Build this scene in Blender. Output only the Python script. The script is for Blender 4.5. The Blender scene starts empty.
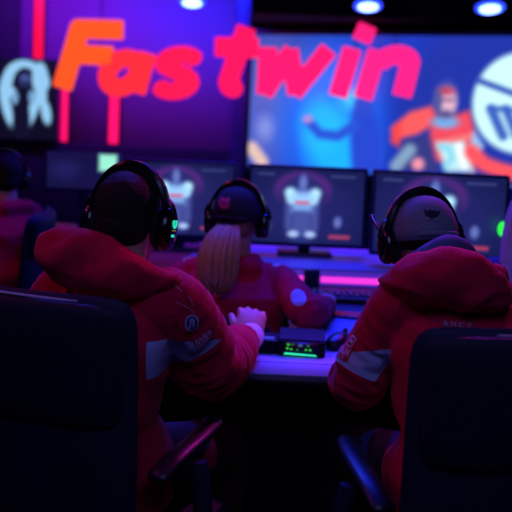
import bpy, bmesh, math, random
import numpy as np
from mathutils import Vector, Matrix, Euler, noise
from mathutils.bvhtree import BVHTree
random.seed(4)
PI = math.pi
COL = bpy.context.scene.collection
def R(d): return math.radians(d)

# ------------------------------------------------------------------ camera
FPX, CAMZ, PITCH, ROLL, SHIFT = 850.0, 1.40, 5.0, 2.5, -62 / 512
CR = Matrix.Rotation(R(90 - PITCH), 3, 'X') @ Matrix.Rotation(R(ROLL), 3, 'Z')
CL = Vector((0, 0, CAMZ))
def ray(px, py):
    return (CR @ Vector(((px - 256) / FPX, (256 - py) / FPX + SHIFT * 512 / FPX, -1))).normalized()
def P(px, py, d):
    r = ray(px, py)
    return CL + r * (d / r.y)
cam = bpy.data.cameras.new('camera'); co = bpy.data.objects.new('camera', cam); COL.objects.link(co)
co.location = CL; co.rotation_euler = CR.to_euler()
cam.sensor_width = 36; cam.lens = FPX / 512 * 36; cam.shift_y = SHIFT
cam.clip_start = .05; cam.clip_end = 60
cam.dof.use_dof = True; cam.dof.focus_distance = 1.9; cam.dof.aperture_fstop = 3.0
bpy.context.scene.camera = co

# ------------------------------------------------------------------ materials
def lin(c):
    return tuple(((v / 255) / 12.92 if v / 255 <= .04045 else ((v / 255 + .055) / 1.055) ** 2.4) for v in c)
def nodes(name):
    m = bpy.data.materials.new(name); m.use_nodes = True
    nt = m.node_tree; b = nt.nodes['Principled BSDF']
    return m, nt, b
def mat(name, rgb, rough=.5, metal=0, bump=0, scale=40, spec=.5, sheen=0, var=.0, clear=0):
    m, nt, b = nodes(name)
    b.inputs['Base Color'].default_value = (*lin(rgb), 1)
    b.inputs['Roughness'].default_value = rough
    b.inputs['Metallic'].default_value = metal
    b.inputs['Specular IOR Level'].default_value = spec
    if sheen:
        b.inputs['Sheen Weight'].default_value = sheen
        b.inputs['Sheen Roughness'].default_value = .6
    if clear: b.inputs['Coat Weight'].default_value = clear
    tc = nt.nodes.new('ShaderNodeTexCoord')
    if bump or var:
        n = nt.nodes.new('ShaderNodeTexNoise'); n.inputs['Scale'].default_value = scale
        n.inputs['Detail'].default_value = 5
        nt.links.new(tc.outputs['Object'], n.inputs['Vector'])
        if bump:
            bp = nt.nodes.new('ShaderNodeBump'); bp.inputs['Strength'].default_value = bump
            bp.inputs['Distance'].default_value = .004
            nt.links.new(n.outputs['Fac'], bp.inputs['Height'])
            nt.links.new(bp.outputs['Normal'], b.inputs['Normal'])
        if var:
            mx = nt.nodes.new('ShaderNodeMix'); mx.data_type = 'RGBA'
            c = lin(rgb)
            mx.inputs['A'].default_value = (*[v * (1 - var) for v in c], 1)
            mx.inputs['B'].default_value = (*[min(1, v * (1 + var)) for v in c], 1)
            nt.links.new(n.outputs['Fac'], mx.inputs['Factor'])
            nt.links.new(mx.outputs['Result'], b.inputs['Base Color'])
    return m
def emit(name, rgb, s=1.0, base=(5, 5, 8)):
    m, nt, b = nodes(name)
    b.inputs['Base Color'].default_value = (*lin(base), 1)
    b.inputs['Emission Color'].default_value = (*lin(rgb), 1)
    b.inputs['Emission Strength'].default_value = s
    return m
def attr_emit(name, s=1.0):
    m, nt, b = nodes(name)
    a = nt.nodes.new('ShaderNodeAttribute'); a.attribute_name = 'paint'
    b.inputs['Base Color'].default_value = (.01, .01, .012, 1)
    b.inputs['Roughness'].default_value = .35
    nt.links.new(a.outputs['Color'], b.inputs['Emission Color'])
    b.inputs['Emission Strength'].default_value = s
    return m
def attr_diffuse(name, rough=.8):
    m, nt, b = nodes(name)
    a = nt.nodes.new('ShaderNodeAttribute'); a.attribute_name = 'paint'
    nt.links.new(a.outputs['Color'], b.inputs['Base Color'])
    b.inputs['Roughness'].default_value = rough
    return m
def panel_cloth(name, rgb, rgb2):
    """fleece with a second colour sewn in where attribute 'panel' > 0"""
    m, nt, b = nodes(name)
    a = nt.nodes.new('ShaderNodeAttribute'); a.attribute_name = 'panel'
    gt = nt.nodes.new('ShaderNodeMath'); gt.operation = 'GREATER_THAN'; gt.inputs[1].default_value = 0
    nt.links.new(a.outputs['Fac'], gt.inputs[0])
    mx = nt.nodes.new('ShaderNodeMix'); mx.data_type = 'RGBA'
    mx.inputs['A'].default_value = (*lin(rgb), 1); mx.inputs['B'].default_value = (*lin(rgb2), 1)
    nt.links.new(gt.outputs[0], mx.inputs['Factor'])
    nt.links.new(mx.outputs['Result'], b.inputs['Base Color'])
    b.inputs['Roughness'].default_value = .85
    b.inputs['Specular IOR Level'].default_value = .15
    b.inputs['Sheen Weight'].default_value = .06
    n = nt.nodes.new('ShaderNodeTexNoise'); n.inputs['Scale'].default_value = 90; n.inputs['Detail'].default_value = 6
    tc = nt.nodes.new('ShaderNodeTexCoord'); nt.links.new(tc.outputs['Object'], n.inputs['Vector'])
    bp = nt.nodes.new('ShaderNodeBump'); bp.inputs['Strength'].default_value = .35; bp.inputs['Distance'].default_value = .003
    nt.links.new(n.outputs['Fac'], bp.inputs['Height']); nt.links.new(bp.outputs['Normal'], b.inputs['Normal'])
    return m

M = dict(
    skin=mat('skin', (205, 150, 130), .5, bump=.15, scale=120),
    fleece=panel_cloth('red_fleece', (200, 2, 58), (170, 188, 226)),
    rib=mat('white_ribbing', (225, 225, 235), .9, bump=.6, scale=60),
    redrib=mat('red_ribbing', (190, 12, 40), .9, bump=.5, scale=60),
    navy=mat('navy_lining', (74, 92, 140), .9, bump=.4, scale=60),
    trousers=mat('maroon_trousers', (60, 10, 22), .9, bump=.3, scale=50),
    jeans=mat('dark_trousers', (22, 22, 34), .9, bump=.3, scale=50),
    shoe=mat('shoe_leather', (30, 30, 36), .5),
    hair=mat('short_dark_hair', (28, 20, 18), .7, bump=1.0, scale=260, spec=.25),
    blond=mat('blond_hair', (165, 118, 66), .5, var=.35, bump=.4, scale=90),
    pale=mat('pale_hair', (205, 195, 215), .6, var=.3, bump=.4, scale=80),
    eye=mat('eye_white', (220, 220, 220), .2), iris=mat('iris', (50, 35, 25), .2), lip=mat('lip', (160, 85, 80), .5),
    black=mat('black_plastic', (14, 14, 18), .38), gloss=mat('glossy_black_plastic', (10, 10, 14), .2, spec=.6),
    matte=mat('matte_black_plastic', (10, 10, 13), .6, spec=.2),
    foam=mat('black_foam', (10, 10, 12), .9, bump=.5, scale=80),
    leather=mat('black_leather', (24, 28, 48), .62, bump=.35, scale=120, var=.2, spec=.22),
    shell=mat('chair_shell', (28, 32, 58), .6, bump=.15, scale=160, spec=.22),
    piping_glint=mat('pale_piping_glint', (190, 185, 195), .6),
    metal=mat('dark_metal', (60, 62, 70), .35, metal=.9),
    greycap=mat('grey_cap_cloth', (112, 124, 138), .9, bump=.4, scale=150),
    blackcap=mat('black_cap_cloth', (16, 14, 20), .9, bump=.4, scale=150),
    desk=mat('pale_desk_laminate', (160, 165, 205), .42, var=.06, scale=6),
    deskedge=mat('dark_desk_edge', (16, 16, 24), .5),
    riser=mat('riser_laminate', (150, 150, 190), .4),
    desk2=mat('black_desk_laminate', (46, 44, 60), .35, var=.1, scale=6),
    bezel=mat('black_bezel', (26, 28, 90), .4),
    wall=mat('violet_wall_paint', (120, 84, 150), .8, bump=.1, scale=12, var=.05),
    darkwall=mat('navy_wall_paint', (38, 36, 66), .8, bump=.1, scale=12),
    pillar=mat('pillar_paint', (66, 72, 160), .6, bump=.1, scale=12),
    ceiling=mat('black_ceiling_paint', (24, 22, 40), .9),
    floor=mat('dark_carpet', (20, 20, 26), .95, bump=.5, scale=180, var=.2),
    lens=emit('spot_lens', (150, 190, 255), 4.0),
    lensring=emit('spot_lens_edge', (30, 60, 255), 2.5),
    strip=emit('pink_strip', (255, 18, 105), 1.25),
    stripr=emit('red_strip', (255, 12, 60), 1.1),
    magenta=emit('magenta_strip', (255, 60, 225), 1.1),
    violet=emit('violet_strip', (90, 40, 255), 1.2),
    green=emit('green_lamp', (40, 255, 60), 1.3), teal=emit('teal_lamp', (40, 235, 190), .9),
    redled=emit('red_lamp', (255, 40, 90), .1),
    picture=attr_emit('lit_picture', 1.0), printed=attr_diffuse('printed_cloth'),
)

# ------------------------------------------------------------------ object helpers
def tag(o, label=None, cat=None, group=None, kind=None):
    if label: o['label'] = label
    if cat: o['category'] = cat
    if group: o['group'] = group
    if kind: o['kind'] = kind
    return o
WM = {}
def thing(name, label, cat, loc=(0, 0, 0), rot=(0, 0, 0), group=None):
    o = bpy.data.objects.new(name, None); COL.objects.link(o)
    o.empty_display_size = .1
    o.location = loc; o.rotation_euler = rot
    WM[o.name] = Matrix.Translation(Vector(loc)) @ Euler(rot).to_matrix().to_4x4()
    return tag(o, label, cat, group)
def link(name, me, m, parent=None, world=False, smooth=True):
    o = bpy.data.objects.new(name, me); COL.objects.link(o)
    if m is not None:
        for mm in (m if isinstance(m, (list, tuple)) else [m]): me.materials.append(mm)
    if smooth:
        me.polygons.foreach_set('use_smooth', [True] * len(me.polygons))
    if parent is not None:
        o.parent = parent
        w = WM.get(parent.name, Matrix.Identity(4))
        if world: me.transform(w.inverted())
        WM[o.name] = w
    return o
def obj(name, bm, m, parent=None, world=False, smooth=False, auto=True):
    bmesh.ops.recalc_face_normals(bm, faces=bm.faces)
    if auto and not smooth:
        for e in bm.edges:
            if len(e.link_faces) == 2 and e.calc_face_angle(0) > R(35): e.smooth = False
        smooth = True
    me = bpy.data.meshes.new(name); bm.to_mesh(me); bm.free()
    return link(name, me, m, parent, world, smooth)
def bx(bm, c, s, bev=0, mtx=None, seg=2):
    t = bmesh.new(); bmesh.ops.create_cube(t, size=1)
    bmesh.ops.scale(t, vec=s, verts=t.verts)
    if bev: bmesh.ops.bevel(t, geom=t.edges[:], offset=bev, segments=seg, profile=.5, affect='EDGES')
    bmesh.ops.translate(t, vec=c, verts=t.verts)
    if mtx: t.transform(mtx)
    merge(bm, t); return bm
def merge(bm, t):
    me = bpy.data.meshes.new('tmp'); t.to_mesh(me); t.free(); bm.from_mesh(me); bpy.data.meshes.remove(me)
def box(c, s, bev=.004, mtx=None): return bx(bmesh.new(), c, s, bev, mtx)
def ring_loft(bm, rings, cap=True):
    vr = [[bm.verts.new(p) for p in r] for r in rings]
    n = len(vr[0])
    for a, b in zip(vr, vr[1:]):
        for i in range(n): bm.faces.new((a[i], a[(i + 1) % n], b[(i + 1) % n], b[i]))
    if cap:
        bm.faces.new(vr[0][::-1]); bm.faces.new(vr[-1])
    return bm
def frames(pts):
    pts = [Vector(p) for p in pts]; out = []; up = None
    for i, p in enumerate(pts):
        t = (pts[min(i + 1, len(pts) - 1)] - pts[max(i - 1, 0)]).normalized()
        if up is None:
            up = Vector((0, 0, 1)) if abs(t.z) < .9 else Vector((0, 1, 0))
        s = t.cross(up).normalized(); up = s.cross(t).normalized()
        out.append((p, s, up))
    return out
def tube(bm, pts, rad, n=12, flat=1.0):
    if not hasattr(rad, '__len__'): rad = [rad] * len(pts)
    rings = []
    for (p, s, u), r in zip(frames(pts), rad):
        rings.append([p + s * (math.cos(2 * PI * k / n) * r) + u * (math.sin(2 * PI * k / n) * r * flat) for k in range(n)])
    return ring_loft(bm, rings)
def ell(bm, c, r, mtx=None, seg=20):
    t = bmesh.new(); bmesh.ops.create_uvsphere(t, u_segments=seg, v_segments=seg * 2 // 3, radius=1)
    if not hasattr(r, '__len__'): r = (r, r, r)
    bmesh.ops.scale(t, vec=r, verts=t.verts)
    if mtx is not None: t.transform(mtx)
    bmesh.ops.translate(t, vec=c, verts=t.verts)
    merge(bm, t); return bm
def cyl(bm, c, r, h, axis='Z', n=24, r2=None):
    t = bmesh.new(); bmesh.ops.create_cone(t, cap_ends=True, segments=n, radius1=r, radius2=r if r2 is None else r2, depth=h)
    if axis == 'X': t.transform(Matrix.Rotation(PI / 2, 4, 'Y'))
    if axis == 'Y': t.transform(Matrix.Rotation(-PI / 2, 4, 'X'))
    bmesh.ops.translate(t, vec=c, verts=t.verts); merge(bm, t); return bm
def smooth_path(pts, k=6):
    pts = [Vector(p) for p in pts]; out = []
    for i in range(len(pts) - 1):
        p0, p1, p2, p3 = pts[max(i - 1, 0)], pts[i], pts[i + 1], pts[min(i + 2, len(pts) - 1)]
        for j in range(k):
            t = j / k
            out.append(.5 * ((2 * p1) + (p2 - p0) * t + (2 * p0 - 5 * p1 + 4 * p2 - p3) * t * t + (3 * p1 - p0 - 3 * p2 + p3) * t ** 3))
    out.append(pts[-1]); return out
def lerpl(vals, n):
    return [float(x) for x in np.interp(np.linspace(0, 1, n), np.linspace(0, 1, len(vals)), vals)]
def limb(bm, pts, rad, n=16, flat=1.0):
    sp = smooth_path(pts, 5); rr = lerpl(rad, len(sp))
    tube(bm, sp, rr, n, flat)
    ell(bm, sp[0], rr[0]); ell(bm, sp[-1], rr[-1])
def fuse(bm, voxel, it=3, fac=.5):
    """one continuous skin over all shells collected in bm"""
    bmesh.ops.recalc_face_normals(bm, faces=bm.faces)
    me = bpy.data.meshes.new('f'); bm.to_mesh(me); bm.free()
    o = bpy.data.objects.new('f', me); COL.objects.link(o)
    md = o.modifiers.new('r', 'REMESH'); md.mode = 'VOXEL'; md.voxel_size = voxel
    sm = o.modifiers.new('s', 'SMOOTH'); sm.iterations = it; sm.factor = fac
    dg = bpy.context.evaluated_depsgraph_get()
    out = bpy.data.meshes.new_from_object(o.evaluated_get(dg))
    bpy.data.objects.remove(o); bpy.data.meshes.remove(me)
    return out
def normals(me):
    a = np.empty(len(me.vertices) * 3, 'f'); me.vertices.foreach_get('normal', a); return a.reshape(-1, 3)
def coords(me):
    a = np.empty(len(me.vertices) * 3, 'f'); me.vertices.foreach_get('co', a); return a.reshape(-1, 3)

# ------------------------------------------------------------------ painter for real flat pictures / printed patches
class Canvas:
    def __init__(s, w, h, nx, ny, bg):
        s.w, s.h, s.nx, s.ny = w, h, nx, ny
        u = np.linspace(0, w, nx + 1); v = np.linspace(0, h, ny + 1)
        s.U, s.V = np.meshgrid(u, v)
        s.C = np.zeros((ny + 1, nx + 1, 3)) + np.array(bg, float)
    def put(s, d, col, soft, a=1.0):
        m = np.clip(.5 - d / max(soft, 1e-6), 0, 1)[..., None] * a
        s.C = s.C * (1 - m) + np.array(col, float) * m
    def ell(s, cx, cy, rx, ry, col, soft=None, ang=0, a=1.0):
        x, y = s.U - cx, s.V - cy; c, n = math.cos(ang), math.sin(ang)
        x, y = x * c + y * n, -x * n + y * c
        d = (np.sqrt((x / rx) ** 2 + (y / ry) ** 2) - 1) * min(rx, ry)
        s.put(d, col, soft or min(rx, ry) * .2, a)
    def poly(s, pts, col, soft=.01, a=1.0):
        d = np.full(s.U.shape, 1e9); sg = np.ones(s.U.shape); n = len(pts)
        for i in range(n):
            (ax, ay), (bx_, by) = pts[i], pts[(i + 1) % n]
            ex, ey = bx_ - ax, by - ay; wx, wy = s.U - ax, s.V - ay
            t = np.clip((wx * ex + wy * ey) / (ex * ex + ey * ey + 1e-12), 0, 1)
            d = np.minimum(d, np.hypot(wx - ex * t, wy - ey * t))
            c = (ay <= s.V) != (by <= s.V)
            xi = ax + (s.V - ay) * ex / (ey if abs(ey) > 1e-9 else 1e-9)
            sg = np.where(c & (s.U < xi), -sg, sg)
        s.put(d * sg, col, soft, a)
    def line(s, pts, r, col, soft=.01, a=1.0):
        d = np.full(s.U.shape, 1e9)
        for (ax, ay), (bx_, by) in zip(pts, pts[1:]):
            ex, ey = bx_ - ax, by - ay; wx, wy = s.U - ax, s.V - ay
            t = np.clip((wx * ex + wy * ey) / (ex * ex + ey * ey + 1e-12), 0, 1)
            d = np.minimum(d, np.hypot(wx - ex * t, wy - ey * t))
        s.put(d - r, col, soft, a)
    def colors(s):
        c = np.clip(s.C, 0, 255) / 255
        l = np.where(c <= .04045, c / 12.92, ((c + .055) / 1.055) ** 2.4)
        return np.concatenate([l.reshape(-1, 3), np.ones(((s.nx + 1) * (s.ny + 1), 1))], 1)
    def mesh(s, fn, name, m, parent=None, world=False):
        vs = [fn(u, v) for u, v in zip(s.U.ravel(), s.V.ravel())]
        k = s.nx + 1
        fs = [(j * k + i, j * k + i + 1, (j + 1) * k + i + 1, (j + 1) * k + i) for j in range(s.ny) for i in range(s.nx)]
        me = bpy.data.meshes.new(name); me.from_pydata([tuple(p) for p in vs], [], fs)
        at = me.color_attributes.new('paint', 'FLOAT_COLOR', 'POINT')
        at.data.foreach_set('color', s.colors().ravel().astype('f'))
        return link(name, me, m, parent, world)
class Plane:
    """upright plane: origin lower left, yaw a (radians) of its rightward direction"""
    def __init__(s, o, a):
        s.o = Vector(o); s.r = Vector((math.cos(a), math.sin(a), 0)); s.n = Vector((s.r.y, -s.r.x, 0)); s.a = a
    def px(s, x, y):
        d = ray(x, y); t = (s.o - CL).dot(s.n) / d.dot(s.n); q = CL + d * t - s.o
        return (q.dot(s.r), q.z)

# ------------------------------------------------------------------ room
def struct(name, bm, m): return tag(obj(name, bm, m), kind='structure')
struct('floor', box((0, 4.3, -.05), (7.2, 10.6, .1), 0), M['floor'])
struct('ceiling', box((0, 4.3, 3.05), (7.2, 10.6, .1), 0), M['ceiling'])
struct('wall_back', box((0, 9.25, 1.5), (7.2, .3, 3.0), 0), M['wall'])
struct('wall_left', box((-3.35, 4.3, 1.5), (.3, 9.6, 3.0), 0), M['darkwall'])
struct('wall_right', box((3.35, 4.3, 1.5), (.3, 9.6, 3.0), 0), M['darkwall'])
struct('wall_front', box((0, -.85, 1.5), (7.2, .3, 3.0), 0), M['darkwall'])
# dark dado under the violet paint, dark field in the left corner, pillar, bulkhead above the screen
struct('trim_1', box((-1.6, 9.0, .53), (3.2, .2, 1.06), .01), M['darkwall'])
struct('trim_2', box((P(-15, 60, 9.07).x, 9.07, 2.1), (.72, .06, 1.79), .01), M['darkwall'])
pl = P(240, 100, 8.95)
struct('trim_3', box((pl.x, 8.9, 1.5), (.15, .4, 3.0), .01), M['pillar'])
struct('trim_4', box((1.52, 8.5, 2.69), (3.25, 1.0, .62), .01), M['ceiling'])

# strip lights on the wall
for i, (px, m, lab) in enumerate([(37, 'stripr', 'red vertical light strip running down behind the lit portrait, leftmost of the strips'),
                             (63, 'strip', 'pink vertical light strip on the violet wall below the letter F'),
                             (114, 'strip', 'pink vertical light strip on the violet wall below the letter a')]):
    x = P(px, 120, 9.08).x
    t = thing('light_strip', lab, 'light', (x, 9.1, 1.07), group='vertical light strips on the wall')
    hgt = 1.84 if i == 0 else P(px, 78, 9.08).z - 1.07
    obj('channel', box((0, -.012, hgt / 2), (.13, .024, hgt), .004), M['black'], t)
    obj('diffuser', box((0, -.03, hgt / 2), (.1, .02, hgt - .02), .006), M[m], t)

# ------------------------------------------------------------------ wall sign: thick slanted letters
SG = Plane(P(50, 92, 8.35), R(-3))
sign = thing('illuminated_sign', 'large glowing red and pink slanted letters reading Fastwin hung across wall and screen', 'sign', tuple(SG.o), (0, 0, SG.a))
def sp(p): u, v = SG.px(*p); return (u, v)
PXM = 8.35 / FPX
def arcp(cx, cy, rx, ry, a0, a1, n=12, sh=.30):
    out = []
    for i in range(n + 1):
        a = R(a0 + (a1 - a0) * i / n); x, y = rx * math.cos(a), ry * math.sin(a)
        out.append((cx + x + y * sh, cy - y))
    return out
letters = [
    ('F', [[(64, 84), (80, 29)], [(80, 29), (119, 30)], [(74, 54), (109, 56)]], 9.6),
    ('a', [arcp(123, 73, 15, 15, 20, 380, 20), [(147, 57), (138, 89)]], 8.8),
    ('s', [arcp(180, 63, 16, 8.5, 20, 200, 8) + arcp(175, 83, 16, 8.5, 60, -160, 8)], 8.4),
    ('t', [[(245, 32), (229, 80)] , arcp(236, 80, 7, 8, 180, 285, 6), [(220, 47), (254, 48)]], 9.6),
    ('w', [[(268, 52), (266, 90)], [(266, 90), (290, 54)], [(290, 54), (296, 90)], [(296, 90), (326, 53)]], 9),
    ('i', [[(351, 53), (339, 92)], [(366, 30), (363, 37)]], 9.2),
    ('n', [[(376, 55), (364, 94)], arcp(394, 66, 16, 11, 160, 20, 8) + [(402, 95)]], 9.2)]
lcols = [(255, 84, 32), (255, 44, 58), (255, 26, 80), (255, 22, 92), (255, 26, 110), (255, 30, 122), (255, 34, 134)]
for (nm, strokes, w), col in zip(letters, lcols):
    bm = bmesh.new(); h = w * PXM
    for st in strokes:
        pts = [Vector((*sp(p), 0)) for p in st]
        for k, (a, b) in enumerate(zip(pts, pts[1:])):
            d = (b - a).normalized(); n = Vector((-d.y, d.x, 0))
            e = .5 if len(pts) == 2 else .15
            q = [a - d * h * e + n * h, b + d * h * e + n * h, b + d * h * e - n * h, a - d * h * e - n * h]
            ring_loft(bm, [[Vector((c.x, -.05, c.y)) for c in q], [Vector((c.x, .02, c.y)) for c in q]])
            if len(pts) > 2 and k: cyl(bm, (a.x, -.015, a.y), h, .069, 'Y', 16)
    link('letter', fuse(bm, .011, 2), emit('letter_face_' + nm, col, 1.15), sign)
bm = bmesh.new()
zb = 2.98 - SG.o.z
for px in (100, 235, 355, 395): 
    u, v = sp((px, 60)); bm = bmesh.new(); tube(bm, [(u, .02, v - .02), (u, .02, zb)], .006, 8)
    obj('hanging_rod', bm, M['black'], sign)
ua, va = sp((60, 70)); ub, vb = sp((408, 80))

# ------------------------------------------------------------------ big screen
SC = Plane((P(248, 163, 8.75).x, 8.75, P(248, 163, 8.75).z - .03), R(-21))
def screen_paint():
    ur, vt = SC.px(560, 36); h = SC.px(252, 35)[1]
    w = 2.95
    c = Canvas(w, h, 190, 86, (24, 56, 186))
    q = SC.px; k = .0098
    def E(x, y, rx, ry, col, soft=6, ang=0, a=1): u, v = q(x, y); c.ell(u, v, rx * k, ry * k, col, soft * k, ang, a)
    def G(pts, col, soft=5, a=1): c.poly([q(*p) for p in pts], col, soft * k, a)
    def L(pts, r, col, soft=4, a=1): c.line([q(*p) for p in pts], r * k, col, soft * k, a)
    E(270, 60, 50, 40, (70, 90, 170), 50, 0, .7); E(265, 120, 30, 60, (92, 104, 196), 30, 0, .8)
    E(330, 120, 50, 70, (32, 112, 250), 40); E(340, 150, 34, 34, (30, 176, 255), 26); E(322, 125, 22, 26, (40, 190, 255), 18, 0, .8)
    G([(440, 30), (520, 30), (520, 190), (395, 190), (395, 90)], (30, 50, 160), 26, .85)
    E(352, 100, 12, 10, (60, 190, 255), 12)
    G([(352, 112), (362, 100), (374, 112), (384, 140), (382, 175), (352, 172), (350, 140)], (38, 70, 205), 8)
    E(363, 105, 9, 11, (44, 74, 200), 6)
    L([(355, 125), (338, 136), (320, 134), (309, 122)], 5, (40, 82, 210), 5)
    E(308, 119, 5, 4, (190, 140, 210), 4)
    E(265, 128, 9, 12, (150, 160, 230), 12, 0, .7); L([(252, 148), (262, 162)], 7, (225, 190, 180), 6)
    # striding sports player
    G([(392, 128), (410, 112), (432, 106), (438, 122), (418, 134), (396, 140)], (255, 92, 92), 6)
    G([(392, 128), (402, 120), (400, 148), (391, 142)], (240, 70, 70), 6)
    G([(402, 140), (430, 135), (440, 176), (398, 170)], (52, 56, 130), 6)
    L([(410, 150), (396, 166)], 6, (130, 160, 190), 6); E(418, 164, 6, 6, (240, 150, 170), 5)
    G([(430, 110), (452, 116), (470, 110), (474, 128), (478, 150), (474, 172), (436, 160), (430, 134)], (238, 74, 92), 6)
    G([(436, 142), (464, 140), (474, 172), (446, 172)], (190, 232, 240), 6)
    L([(440, 147), (449, 148), (452, 158), (446, 166)], 3, (140, 215, 235), 3); L([(459, 146), (464, 166)], 3, (245, 252, 255), 3)
    L([(450, 140), (472, 136)], 2.5, (240, 120, 120), 3)
    G([(474, 130), (484, 146), (478, 156), (470, 146)], (150, 196, 240), 5)
    L([(472, 152), (484, 164), (500, 170), (516, 174)], 7, (255, 84, 92), 6)
    E(445, 122, 13, 6, (110, 170, 230), 5)
    E(446, 100, 11, 17, (92, 92, 168), 6); E(448, 103, 8, 13, (222, 176, 196), 5); E(446, 91, 8, 4, (190, 70, 100), 4); E(438, 102, 4, 12, (80, 84, 150), 4)
    E(446, 114, 6, 3.5, (74, 74, 130), 4); L([(442, 100), (453, 100)], 1.2, (110, 80, 130), 2)
    # round white emblem with slanted letter and crossing line
    E(521, 103, 44, 47, (206, 250, 250), 5)
    L([(480, 81), (520, 96)], 3, (48, 84, 180), 3)
    L([(491, 109), (503, 136)], 4.5, (56, 96, 190), 4); L([(506, 109), (517, 136)], 4, (56, 96, 190), 4); L([(490, 108), (512, 110)], 2.5, (56, 96, 190), 4)
    return c, w, h
cv, sw, sh = screen_paint()
scr = thing('video_screen', 'huge wall screen showing a red jersey sports player, blue figure and round white emblem', 'screen', tuple(SC.o), (0, 0, SC.a))
M['bigpic'] = attr_emit('big_screen_picture', 1.12)
cv.mesh(lambda u, v: (u, -.003, v), 'screen_image', M['bigpic'], scr)
bm = bmesh.new(); f = .05
bx(bm, (sw / 2, .05, sh / 2), (sw + .04, .09, sh + .04), .01)
for c_, s_ in (((sw / 2, 0, -f / 2), (sw + 2 * f, .05, f)), ((sw / 2, 0, sh + f / 2), (sw + 2 * f, .05, f)),
               ((-f / 2, 0, sh / 2), (f, .05, sh)), ((sw + f / 2, 0, sh / 2), (f, .05, sh))): bx(bm, c_, s_, .006)
obj('bezel', bm, M['bezel'], scr)
for u in (.5, sw - .5):
    bm = bmesh.new()
    bx(bm, (u, .12, -SC.o.z / 2), (.1, .06, SC.o.z), .005); bx(bm, (u, .12, -SC.o.z + .02), (.5, .3, .04), .005)
    bx(bm, (u, .12, .2), (.1, .06, .5), .005)
    obj('stand', bm, M['metal'], scr)

# ------------------------------------------------------------------ lit portrait on the wall (left)
PT = Plane(P(-2, 138, 8.85), 0)
w, h = PT.px(55, 140)[0], PT.px(-1, 58)[1]
c = Canvas(w, h, 60, 80, (10, 12, 30))
def E(x, y, rx, ry, col, soft=2, ang=0, a=1): u, v = PT.px(x, y); c.ell(u, v, rx * .0104, ry * .0104, col, soft * .0104, ang, a)
BL = (150, 205, 245)
E(24, 79, 21, 19, BL); E(41, 82, 9, 11, BL); E(8, 82, 7, 9, BL)
E(25, 84, 12, 16, (12, 14, 34)); E(25, 90, 14, 12, (12, 14, 34))
E(25, 81, 6.5, 9, (36, 42, 92)); E(25, 78, 5, 3, (70, 90, 150)); E(25, 89, 3.5, 2.5, (14, 14, 34))
E(6, 104, 5, 23, BL, 2, .25); E(10, 92, 6, 6, BL); E(33, 110, 5, 22, BL, 2, -.35); E(41, 96, 6, 10, BL); E(46, 112, 5, 13, BL, 2, .2); E(40, 78, 8, 16, BL)
E(15, 98, 3.5, 7, (120, 170, 215)); E(32, 97, 3.5, 7, (120, 170, 215)); E(22, 122, 8, 24, (14, 16, 40))
pt = thing('wall_display', 'dark panel with a pale blue portrait of a figure on the far left wall', 'picture', tuple(PT.o))
c.mesh(lambda u, v: (u, -.003, v), 'portrait', M['picture'], pt)
obj('frame', bx(bmesh.new(), (w / 2, .13, h / 2), (w + .03, .26, h + .03), .008), M['bezel'], pt)

# ------------------------------------------------------------------ ceiling spotlights
SPOTS = [(192, 3, 7.6, 'leftmost of the three, above the letter s'), (368, 7, 7.4, 'middle of the three, above the letter i'), (490, 9, 7.2, 'rightmost of the three, above the round white emblem')]
for px, py, d, lab in SPOTS:
    p = P(px, py, d)
    t = thing('spotlight', 'blue white ceiling spotlight, ' + lab, 'light', (p.x, p.y, p.z), (R(-16), 0, 0), group='ceiling spotlights')
    bm = bmesh.new(); cyl(bm, (0, 0, .1), .125, .16, 'Z', 28, .1); cyl(bm, (0, 0, .2), .07, .06, 'Z', 20, .05)
    obj('housing', bm, M['black'], t)
    bm = bmesh.new(); cyl(bm, (0, 0, .012), .118, .02, 'Z', 28); obj('lens_ring', bm, M['lensring'], t)
    bm = bmesh.new(); cyl(bm, (0, 0, .004), .085, .02, 'Z', 28); ell(bm, (0, 0, -.004), (.08, .08, .02)); obj('lens', bm, M['lens'], t)
    Ri = Euler((R(-16), 0, 0)).to_matrix().inverted()
    up = Ri @ Vector((0, 0, 1)); top = Ri @ Vector((0, 0, 3.0 - p.z)); c0 = Vector((0, 0, .1))
    bm = bmesh.new(); tube(bm, smooth_path([c0 + Vector((-.13, 0, 0)), c0 + Vector((-.13, 0, 0)) + up * .12, c0 + up * .2, c0 + Vector((.13, 0, 0)) + up * .12, c0 + Vector((.13, 0, 0))], 4), .009, 8)
    tube(bm, [c0 + up * .19, top], .018, 10); obj('bracket', bm, M['black'], t)

# ------------------------------------------------------------------ desks
def prism(poly, z0, z1):
    bm = bmesh.new(); ring_loft(bm, [[Vector((x, y, z0)) for x, y in poly], [Vector((x, y, z1)) for x, y in poly]])
    return bm
dk = thing('gaming_desk', 'pale topped desk with dark edge between the two nearest men', 'desk', (0, 2.4, 0))
poly = [(-1.35, 2.17), (1.45, 2.17), (1.45, 2.50), (.60, 2.50), (.60, 2.95), (.125, 2.95), (.125, 2.56), (-1.35, 2.56)]
bm = prism(poly, .736, .742); obj('desk_surface', bm, M['desk'], dk, world=True)
bm = prism(poly, .70, .736); obj('desk_top', bm, M['deskedge'], dk, world=True)
bm = box((.05, 2.46, .40), (2.6, .02, .56), .003); obj('modesty_panel', bm, M['deskedge'], dk, world=True)
for x, y in ((-1.3, 2.25), (1.4, 2.25), (-1.3, 2.5), (1.4, 2.45), (.55, 2.9)):
    obj('leg', box((x, y, .35), (.06, .06, .70), .004), M['metal'], dk, world=True)
bm = box((.22, 2.275, .7425), (2.4, .002, .001), 0); obj('seam', bm, M['deskedge'], dk, world=True)
d2 = thing('monitor_bench', 'long dark bench carrying the row of monitors, behind the woman', 'desk', (0, 3.5, 0))
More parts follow.
